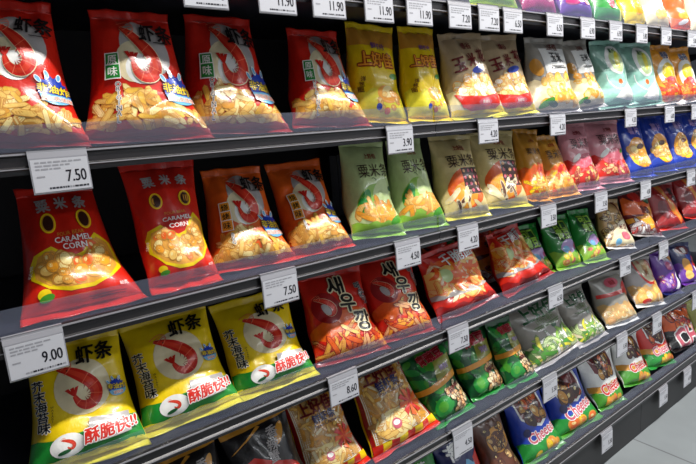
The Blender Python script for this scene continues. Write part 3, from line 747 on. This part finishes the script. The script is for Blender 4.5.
# --- third shelf
bag('caramel', 2, [(16,180),(98,178),(146,291),(22,327)], 'red caramel corn bag at the far left of the third shelf, seal folded forward', 24)
bag('caramel', 2, [(118,160),(205,160),(218,274),(147,292)], 'red caramel corn bag standing upright beside the orange barbecue bag', 12, W=.168)
bag('prawnbbq', 2, [(207,166),(268,166),(299,256),(216,278)], 'orange barbecue prawn strip bag beside the caramel corn bag', 18, yaw=-7, dy=.022)
bag('prawnbbq', 2, [(264,157),(330,160),(359,240),(291,256)], 'orange barbecue prawn strip bag beside the pale green bag', 22, yaw=-7, dy=0.015)
bag('corngreen', 2, [(346,141),(392,140),(403,234),(349,243)], 'pale green corn strip bag beside the orange barbecue prawn bag', 12, dy=.01)
bag('corngreen', 2, [(398,138),(432,138),(449,224),(401,234)], 'pale green corn strip bag beside the cream steak bags', 12, dy=.01)
bag('cornsteak', 2, [(437,136),(478,136),(488,211),(446,221)], 'cream corn strip bag with grilled steak picture, beside the green bags', 12)
bag('cornsteak', 2, [(484,132),(522,130),(528,199),(490,210)], 'cream corn strip bag with grilled steak picture, beside the golden bags', 12)
bag('cornorange', 2, [(524,130),(545,131),(547,189),(529,198)], 'golden corn strip bag partly hidden next to the cream steak bag', 12)
bag('cornorange', 2, [(543,133),(562,136),(576,180),(549,191)], 'golden corn strip bag leaning next to the pink bags', 14)
bag('cornpink', 2, [(571,122),(594,122),(601,182),(574,190)], 'pink corn strip bag beside the golden bag, left of two', 10)
bag('cornpink', 2, [(597,119),(624,118),(629,173),(601,183)], 'pink corn strip bag beside the blue bags, right of two', 10)
bag('chipblue', 2, [(628,117),(648,117),(653,168),(631,173)], 'blue potato chip bag next to the pink bags', 10)
bag('chipblue', 2, [(652,116),(669,115),(674,163),(654,168)], 'blue potato chip bag second from the pink bags', 10)
bag('chipblue', 2, [(671,114),(687,113),(692,159),(675,163)], 'blue potato chip bag third from the pink bags', 10)
bag('chipblue', 2, [(690,112),(704,111),(709,155),(693,159)], 'blue potato chip bag cut off by the right edge of the photo', 10)
# --- fourth shelf
bag('prawnyel', 3, [(22,352),(114,328),(147,441),(32,474)], 'yellow prawn strip bag behind the 9.00 price tag', 22, yaw=-7)
bag('prawnyel', 3, [(116,330),(200,306),(241,408),(151,441)], 'yellow prawn strip bag in the middle of the three yellow ones', 24, yaw=-7)
bag('prawnyel', 3, [(214,306),(287,290),(315,376),(243,402)], 'yellow prawn strip bag beside the red bag with Korean lettering', 24, yaw=-7)
bag('korean', 3, [(308,280),(364,263),(384,340),(322,362)], 'red bag with black Korean lettering beside the yellow prawn bag', 20, yaw=-7)
bag('korean', 3, [(366,262),(416,248),(431,320),(387,338)], 'red bag with black Korean lettering beside the crumpled red noodle bags', 20, yaw=-7)


bag('noodle', 3, [(452,262),(497,250),(502,300),(432,318)], 'crumpled red noodle bag slumped next to the Korean lettered bag', 13, roll=-.16, H=.215, W=.25)
bag('noodle', 3, [(488,250),(514,236),(553,285),(503,303)], 'crumpled red noodle bag slumped against the green bags', 15, roll=-.22, H=.22, W=.245)
bag('orangered', 3, [(430,252),(462,246),(470,300),(436,312)], 'dark orange bag standing behind the crumpled noodle bags, nearer the Korean lettering', 12, dy=.135, H=.25)
bag('orangered', 3, [(474,240),(506,230),(520,280),(480,292)], 'maroon and orange bag standing behind the crumpled noodle bags, nearer the green bags', 12, dy=.14, H=.25)
bag('greensnack', 3, [(514,230),(546,222),(556,276),(524,288)], 'green snack bag with dark lettering, leftmost of three', 16, dy=.06)
bag('greensnack', 3, [(548,220),(577,212),(583,264),(558,275)], 'green snack bag with dark lettering, middle of three', 16, dy=.025)
bag('greensnack', 3, [(577,213),(595,207),(606,254),(585,263)], 'green snack bag with dark lettering, rightmost of three', 18)
bag('nuts', 3, [(606,205),(624,200),(632,241),(609,251)], 'tan cracker bag with red arc beside the green bags', 18)
bag('orangered', 3, [(628,196),(653,190),(660,230),(635,240)], 'crumpled maroon and orange snack bag beside the tan cracker bag', 20)
bag('redspicy', 3, [(655,187),(678,180),(684,218),(663,228)], 'dark red spicy snack bag with golden streak, left of two', 16)
bag('redspicy', 3, [(681,178),(701,172),(706,210),(687,217)], 'dark red spicy snack bag with golden streak, at the right edge of the photo', 16)
# --- fifth shelf
bag('dark', 4, [(150,452),(214,436),(250,545),(180,575)], 'black snack bag with gold top, leftmost on the fifth shelf', 22)
bag('dark', 4, [(217,428),(286,410),(318,505),(254,540)], 'black snack bag with gold top beside the prawn cracker bag', 22)
bag('fries', 4, [(287,404),(342,388),(368,475),(309,500)], 'see-through prawn cracker bag under the 8.60 price tag', 20, dy=0.03)
bag('fries', 4, [(350,379),(399,361),(436,424),(376,462)], 'see-through prawn cracker bag beside the green pea bags', 22)
bag('peas', 4, [(402,361),(446,346),(470,408),(437,426)], 'green pea snack bag beside the prawn cracker bag', 22)
bag('peas', 4, [(450,340),(492,324),(503,388),(473,405)], 'green pea snack bag in the middle of three', 20, dy=.025)
bag('peas', 4, [(494,326),(516,316),(534,370),(507,386)], 'green pea snack bag beside the grey bag with green leaves', 20)
bag('greens', 4, [(512,312),(557,298),(577,352),(538,369)], 'grey snack bag with green leaves beside the green pea bags', 22)
bag('greens', 4, [(560,296),(586,286),(603,334),(580,348)], 'grey snack bag with green leaves beside the red ribbon bag', 22)
bag('ribbon', 4, [(600,280),(628,270),(634,318),(608,332)], 'grey snack bag with a printed red ribbon', 16)
bag('circle', 4, [(632,266),(658,256),(661,304),(637,317)], 'silvery snack bag with a red ring', 16)
bag('purple', 4, [(659,257),(677,250),(680,295),(663,304)], 'purple candy bag beside the red ring bag', 16)
bag('mixed', 4, [(678,249),(695,242),(699,284),(683,293)], 'multicoloured candy bag at the right end of the fifth shelf', 16)
# --- bottom shelf
bag('seaweed', 5, [(392,470),(432,448),(455,505),(420,530)], 'green snack bag at the bottom edge of the photo, left of the lettered navy bag', 19)
bag('letters', 5, [(436,445),(471,427),(492,482),(459,505)], 'navy snack bag with white lettering behind the lowest left price tag', 19)
bag('brown', 5, [(474,424),(502,410),(520,462),(494,482)], 'brown snack bag beside the navy lettered bag', 19)
bag('puffblue', 5, [(513,404),(545,388),(560,438),(526,460)], 'blue corn puff bag behind a price tag, left of the two', 17)
bag('puffblue', 5, [(552,384),(584,366),(597,418),(562,438)], 'blue corn puff bag beside the white corn puff bag, right of the two', 17)
bag('puffwhite', 5, [(587,362),(619,345),(622,393),(600,412)], 'white corn puff bag beside the blue ones', 15)
bag('puffwhite', 5, [(621,345),(645,333),(648,376),(624,394)], 'white corn puff bag beside the red corn puff bag', 15)
bag('puffred', 5, [(646,331),(669,319),(672,361),(650,377)], 'red corn puff bag with a yellow band', 15)
bag('chi', 5, [(671,318),(694,305),(698,347),(674,362)], 'maroon snack bag with large letters on black', 15)
bag('olivebag', 5, [(696,304),(716,294),(720,334),(701,346)], 'olive snack bag cut off at the right end of the bottom shelf', 15)
# --- highest shelf, only feet in view
for kind, x0, x1, lab in (('tgreen', 1.24, 1.47, 'lime green snack bag at the left end of the highest row'), ('tpink', 1.49, 1.68, 'magenta candy bag on the highest shelf'), ('tpurple', 1.70, 1.90, 'purple candy bag on the highest shelf'),
    ('tjade', 1.92, 2.12, 'green snack bag with a red spot on the highest shelf'), ('tyellow', 2.14, 2.30, 'yellow snack bag on the highest shelf'), ('tpale', 2.32, 2.52, 'cream snack bag on the highest shelf'), ('torange', 2.54, 2.74, 'orange snack bag on the highest shelf'), ('tpale', 2.76, 2.96, 'cream snack bag cut off by the right edge, highest shelf')):
    n_, ba_, se_, de_, gr_, T_, ex_ = K[kind]
    r_ = build_bag(n_, x1 - x0, .27, .09, .85, int(x0 * 100), ba_, se_, de_, ((x0 + x1) / 2, 1.06, SH[0] + .001), (-.15, 0, 0), lab, gr_, detail=.7); settle(r_, SH[0], 0)

# neighbours share the shelf without cutting into one another
from mathutils.bvhtree import BVHTree
def hull(r):
    V, F = [], []
    for o in r.children:
        n = len(V); m = r.matrix_basis
        V += [m @ v.co for v in o.data.vertices]; F += [tuple(n + i for i in p.vertices) for p in o.data.polygons]
    return BVHTree.FromPolygons(V, F)
order = sorted(B, key=lambda r: (round(r.location.z, 1), r.location.x))
for a, b in list(zip(order[:-1], order[1:])) * 2:
    if abs(a.location.z - b.location.z) > .12: continue
    for k in range(14):
        if not hull(a).overlap(hull(b)):
            if k: a.scale.x *= .982; b.scale.x *= .982; bpy.context.view_layer.update()
            break
        a.scale.x *= .985; b.scale.x *= .985; a.location.x -= .0008; b.location.x += .0008
        bpy.context.view_layer.update()
# ------------------------------------------------------------------ shelving
dark = mat('shelf_metal', lin(43, 44, 54), rough=.4, spec=.5, var=.1, bscale=8)
rail_m = mat('rail_plastic', lin(33, 30, 32), rough=.32, spec=.5)
bead_m = mat('rail_bead', lin(150, 149, 154), rough=.3, spec=.6)
panel_m = mat('back_panel', lin(30, 28, 32), rough=.6)
kick_m = mat('kick_plate', lin(26, 25, 28), rough=.5)
gm = bpy.data.materials.new('clear_acrylic'); gm.use_nodes = True
nt = gm.node_tree; nt.nodes.clear()
o_ = nt.nodes.new('ShaderNodeOutputMaterial'); mx = nt.nodes.new('ShaderNodeMixShader'); tr = nt.nodes.new('ShaderNodeBsdfTransparent'); gl = nt.nodes.new('ShaderNodeBsdfGlossy'); fr = nt.nodes.new('ShaderNodeFresnel')
tr.inputs[0].default_value = (.93, .94, .97, 1); gl.inputs['Roughness'].default_value = .12; fr.inputs['IOR'].default_value = 1.5
ge = nt.nodes.new('ShaderNodeNewGeometry'); mu = nt.nodes.new('ShaderNodeMath'); mu.operation = 'MULTIPLY'; iv = nt.nodes.new('ShaderNodeMath'); iv.operation = 'SUBTRACT'; iv.inputs[0].default_value = 1.0
nt.links.new(ge.outputs['Backfacing'], iv.inputs[1]); nt.links.new(fr.outputs[0], mu.inputs[0]); nt.links.new(iv.outputs[0], mu.inputs[1]); nt.links.new(mu.outputs[0], mx.inputs[0]); nt.links.new(tr.outputs[0], mx.inputs[1]); nt.links.new(gl.outputs[0], mx.inputs[2]); df = nt.nodes.new('ShaderNodeBsdfDiffuse'); df.inputs[0].default_value = (.45, .50, .68, 1); m2 = nt.nodes.new('ShaderNodeMixShader'); m2.inputs[0].default_value = .075  # bluish diffuse share paints in the haze of aisle reflections
nt.links.new(mx.outputs[0], m2.inputs[1]); nt.links.new(df.outputs[0], m2.inputs[2]); nt.links.new(m2.outputs[0], o_.inputs[0])
BAYS = [(-.257, 1.048, 'dark shelving bay on the left, holding the red prawn and caramel bags'), (1.050, 2.354, 'dark shelving bay in the middle of the photo'), (2.356, 3.66, 'dark shelving bay at the far right, cut off by the frame')]
for x0, x1, lab in BAYS:
    u = empty('shelving_unit', ((x0 + x1) / 2, 1.25, 0)); tag(u, lab, 'shelves', 'shelving bays')
    cx, cy = (x0 + x1) / 2, 1.25
    def rel(mb, nm, ms, par=u, bev=0):
        mb.v = [(x - cx, y - cy, z) for x, y, z in mb.v]; return mb.build(nm, ms, par, bev)
    b = MB(); b.box(x0, x1, 1.52, 1.54, .02, 2.3); rel(b, 'back_panel', panel_m)
    for xx in (x0, x1 - .03):
        b = MB(); b.box(xx, xx + .03, 1.47, 1.519, .02, 2.3)
        rel(b, 'upright', dark)
    b = MB(); b.box(x0, x1, 1.012, 1.50, .0, .155); rel(b, 'kick_plate', kick_m)
    for i, z in enumerate(SH):
        base = (i == 5); lip = .060 if base else .037
        b = MB(); b.box(x0, x1, 1.006, 1.505, z - .022 if not base else z - .064, z); s_ = rel(b, 'shelf', dark)
        b = MB()
        b.prism([(1.0055, z + .0005), (1.0, z - .001), (1.0, z - .006), (1.003, z - .008), (1.003, z - lip * .62), (1.000, z - lip * .68), (1.0, z - lip * .75), (1.003, z - lip * .80), (1.004, z - lip), (1.0055, z - lip)], x0, x1, 0)
        r_ = rel(b, 'price_rail', [rail_m], s_)
        b = MB(); b.box(x0, x1, .9985, 1.0005, z - .0045, z - .0015); b.box(x0, x1, .9988, 1.0005, z - lip * .74, z - lip * .69); rel(b, 'rail_bead', bead_m, s_)
        b = MB(); b.box(x0 + .002, x1 - .002, 1.007, 1.0095, z + .0008, z + .044); rel(b, 'front_guard', gm, s_)
        for xx in (x0 + .004, x1 - .03):
            if not base:
                b = MB(); b.prism([(1.24, z - .0225), (1.47, z - .0225), (1.47, z - .085), (1.43, z - .085)], xx, xx + .003); rel(b, 'bracket', dark, s_)

# ------------------------------------------------------------------ price tags
paper = mat('tag_paper', lin(196, 197, 203), rough=.55, spec=.3)
ink = mat('tag_ink', lin(30, 28, 40), rough=.6); fade = mat('tag_small_print', lin(150, 150, 156), rough=.6)
hold = mat('tag_holder', lin(150, 150, 156), rough=.2, spec=.6)
def price_tag(shelf, px, price, label, w=.089, h=.068):
    z = SH[shelf]; x = at_y(px, 100, 1.0)[0]
    zt = z - .001 if shelf < 5 else z - .047
    for _ in range(4):                      # the tag hangs on the rail at the height of that shelf
        lo, hi = 0., 464.
        for _ in range(40):
            mid = (lo + hi) / 2
            if at_y(px, mid, 1.0)[2] > zt - h / 2: lo = mid
            else: hi = mid
        x = at_y(px, lo, 1.0)[0]
    u = empty('price_tag', (x, .9968, zt)); tag(u, label, 'price tag', 'price tags hanging on the shelf edges')
    b = MB()
    b.prism([(.0, .0), (-.0035, -.0015), (-.006, -.010), (-.0075, -h), (-.006, -h - .0015), (-.0045, -h), (-.003, -.012), (.0, -.004)], -w / 2, w / 2)
    b.box(-w / 2, w / 2, -.003, .0045 if shelf < 5 else .0022, .0020 if shelf < 5 else .0, .0030 if shelf < 5 else .001)
    b.box(-w / 2, w / 2, -.003, -.0012, -.003, .0028 if shelf < 5 else .0005)
    b.build('holder', hold, u)
    th = math.atan2(.0015, h - .010)
    def fy(zz): return -.006 - (-zz - .010) * .0015 / (h - .010)
    c = MB(); zz0, zz1 = -.0125, -h + .002
    n = 0
    c.v = [(-w / 2 + .002, fy(zz0) - .0006, zz0), (w / 2 - .002, fy(zz0) - .0006, zz0), (w / 2 - .002, fy(zz1) - .0006, zz1), (-w / 2 + .002, fy(zz1) - .0006, zz1)]
    c.v += [(a, q + .0005, e) for a, q, e in c.v]
    c.f = [(0, 3, 2, 1), (4, 5, 6, 7), (0, 1, 5, 4), (1, 2, 6, 5), (2, 3, 7, 6), (3, 0, 4, 7)]; c.m = [0] * 6
    card = c.build('card', paper, u)
    vs, fs, fm = [], [], []
    def add(v2, t, m):
        k = len(vs)
        for a, e in v2: vs.append((a, fy(e) - .0009, e))
        for q in t: fs.append(tuple(int(i) + k for i in q)); fm.append(m)
    v, t = text_geo(price); hh = .0195
    v = v * hh; v = v * np.array([.66, 1.0]); right = w / 2 - .007
    v = v + np.array([right - v[:, 0].max(), -h * .62])
    for ox in (-.0004, 0, .0004): add(v + np.array([ox, 0]), t, 0)
    rg = random.Random(px)
    def bar(a0, a1, e0, e1, m): add([(a0, e0), (a0, e1), (a1, e1), (a1, e0)], [(0, 3, 2, 1)], m)
    for r in range(3):
        a = -w / 2 + .008
        while a < w / 2 - .02 - r * .012:
            l = rg.uniform(.004, .012); bar(a, a + l, -.019 - r * .0055, -.0165 - r * .0055, 1); a += l + .002
    bar(-w / 2 + .008, -w / 2 + .02, -h * .62, -h * .62 + .0025, 1)
    a = -w / 2 + .024
    while a < w / 2 - .008:
        l = rg.uniform(.002, .006); bar(a, a + l, -h + .006, -h + .009, 0 if rg.random() < .7 else 1); a += l + .001
    obj('printed_price', vs, fs, [ink, fade], card, fm)
    return u
TG = [
 (0, 204, '11.90', 'white 11.90 price tag above the second and third red prawn bags'), (0, 275, '11.90', 'white 11.90 price tag above the third red prawn bag'), (0, 326.5, '11.90', 'white 11.90 price tag above the fourth red prawn bag'),
 (0, 376.5, '11.90', 'white 11.90 price tag above the first yellow bag'), (0, 417, '11.90', 'white 11.90 price tag above the second yellow bag'), (0, 457.5, '7.20', 'white price tag above the first popcorn bag'),
 (0, 486.5, '7.20', 'white price tag above the gap between the popcorn bags'), (0, 510.5, '6.50', 'white price tag above the second popcorn bag'), (0, 552.5, '6.50', 'white price tag above the white panelled corn bag'),
 (0, 585.5, '6.90', 'white price tag above the right pale corn bag'), (0, 613.5, '6.90', 'white price tag above the left teal bag'), (0, 639.5, '5.80', 'white price tag above the right teal bag'), (0, 664, '5.80', 'white price tag above the orange curl bag'), (0, 690, '5.80', 'white price tag at the right end of the highest shelf edge'),
 (1, 60, '7.50', 'large white 7.50 price tag hanging above the far left caramel corn bag'), (1, 398, '3.90', 'white 3.90 price tag above the pale green corn bags'), (1, 486, '4.20', 'white price tag above the gap between the cream steak bags'), (1, 555.5, '4.20', 'white price tag above the golden corn bag'),
 (1, 628.5, '4.20', 'white price tag between the pink and blue bags'), (1, 667.5, '6.80', 'white price tag above the blue chip bags'), (1, 693.5, '6.80', 'white price tag at the right end of the second shelf edge'),
 (2, 36, '9.00', 'large white 9.00 price tag below the far left caramel corn bag'), (2, 278.5, '7.50', 'white 7.50 price tag below the orange barbecue prawn bags'), (2, 406, '4.50', 'white 4.50 price tag above the right Korean lettered bag'), (2, 466, '4.20', 'white price tag above the crumpled noodle bags'),
 (2, 546.5, '3.50', 'white price tag above the green snack bags'), (2, 599, '3.50', 'white price tag above the tan cracker bag'), (2, 643.5, '4.80', 'white price tag above the crumpled maroon bag'), (2, 689, '4.80', 'white price tag at the right end of the third shelf edge'),
 (3, 342, '8.60', 'white 8.60 price tag above the see-through prawn cracker bags'), (3, 456.5, '7.50', 'white price tag above the green pea bags'), (3, 553.5, '6.50', 'white price tag above the grey bags with green leaves'), (3, 623, '9.90', 'white price tag above the red ribbon bag'), (3, 661.5, '9.90', 'white price tag above the purple candy bag'),
 (4, 461, '4.50', 'white price tag in front of the navy lettered bag'), (4, 548, '5.50', 'white price tag above the blue corn puff bags'), (4, 620, '5.50', 'white price tag above the white corn puff bags'), (4, 655, '5.50', 'white price tag above the red corn puff bag'), (4, 694, '5.50', 'white price tag at the right end of the fifth shelf edge'),
 (5, 605, '5.50', 'white price tag on the bottom shelf edge, nearest of three'), (5, 661.5, '5.50', 'white price tag on the bottom shelf edge, middle of three'), (5, 685.5, '6.50', 'white price tag on the bottom shelf edge, farthest of three'),
]
for sh_, px_, pr_, lb_ in TG: price_tag(sh_, px_, pr_, lb_, h=.068 if sh_ < 2 else .073 if sh_ < 4 else .09)

# ------------------------------------------------------------------ floor
fm_ = bpy.data.materials.new('floor_tile'); fm_.use_nodes = True; nt = fm_.node_tree; b = nt.nodes['Principled BSDF']
tc = nt.nodes.new('ShaderNodeTexCoord'); br = nt.nodes.new('ShaderNodeTexBrick'); nz = nt.nodes.new('ShaderNodeTexNoise'); mp = nt.nodes.new('ShaderNodeMapping')
br.offset = 0; br.inputs['Scale'].default_value = 1.0; br.inputs['Brick Width'].default_value = .8; br.inputs['Row Height'].default_value = .8; br.inputs['Mortar Size'].default_value = .004
br.inputs['Color1'].default_value = (*lin(140, 146, 148), 1); br.inputs['Color2'].default_value = (*lin(136, 142, 145), 1); br.inputs['Mortar'].default_value = (*lin(104, 106, 110), 1)
mp.inputs['Location'].default_value = (.111, .30, 0)
nt.links.new(tc.outputs['Object'], mp.inputs[0]); nt.links.new(mp.outputs[0], br.inputs[0]); nt.links.new(tc.outputs['Object'], nz.inputs[0]); nz.inputs['Scale'].default_value = 6
mxn = nt.nodes.new('ShaderNodeMix'); mxn.data_type = 'RGBA'; mxn.blend_type = 'MULTIPLY'; mxn.inputs[0].default_value = .25
nt.links.new(br.outputs[0], mxn.inputs[6]); nt.links.new(nz.outputs['Fac'], mxn.inputs[7]); nt.links.new(mxn.outputs[2], b.inputs['Base Color'])
b.inputs['Roughness'].default_value = .35
wl_ = MB(); wl_.box(-3, 14, -3.05, -3, 0, 3.6); wa = wl_.build('reflector_wall', mat('wall_white', lin(215, 218, 226), rough=.7)); wa['kind'] = 'structure'  # unseen white wall, added so guards and foil reflect something bright
cl_ = MB(); cl_.box(-3, 14, -3, 3, 3.6, 3.65); ce = cl_.build('ceiling', mat('ceiling_white', lin(200, 202, 206), rough=.8)); ce['kind'] = 'structure'
f = MB(); f.box(-3, 14, -3, 3, -.05, -.0002); fl = f.build('floor', fm_); fl['kind'] = 'structure'

# ------------------------------------------------------------------ light
def area(name, loc, sx, sy, power, col, aim=None):
    l = bpy.data.lights.new(name, 'AREA'); l.shape = 'RECTANGLE'; l.size = sx; l.size_y = sy; l.energy = power; l.color = col
    o = bpy.data.objects.new(name, l); C.objects.link(o); o.location = loc
    if aim: o.rotation_euler = (Vector(aim) - Vector(loc)).to_track_quat('-Z', 'Y').to_euler()
    return o
area('ceiling_tube_and_fill', (2.9, .2, 3.4), 5.4, .10, 235, (1, .97, .93))
area('ceiling_tube_and_fill', (6.5, -2.0, 3.4), 11.0, .12, 95, (.93, .97, 1))  # added fill light, brightens the wall behind the camera and bag fronts
w = bpy.data.worlds.new('world'); bpy.context.scene.world = w; w.use_nodes = True
w.node_tree.nodes['Background'].inputs[0].default_value = (.75, .82, 1.0, 1); w.node_tree.nodes['Background'].inputs[1].default_value = .05
vs_ = bpy.context.scene.view_settings
vs_.view_transform = 'Standard'; vs_.look = 'None'; vs_.exposure = 0.0; vs_.gamma = 1; vs_.use_curve_mapping = False
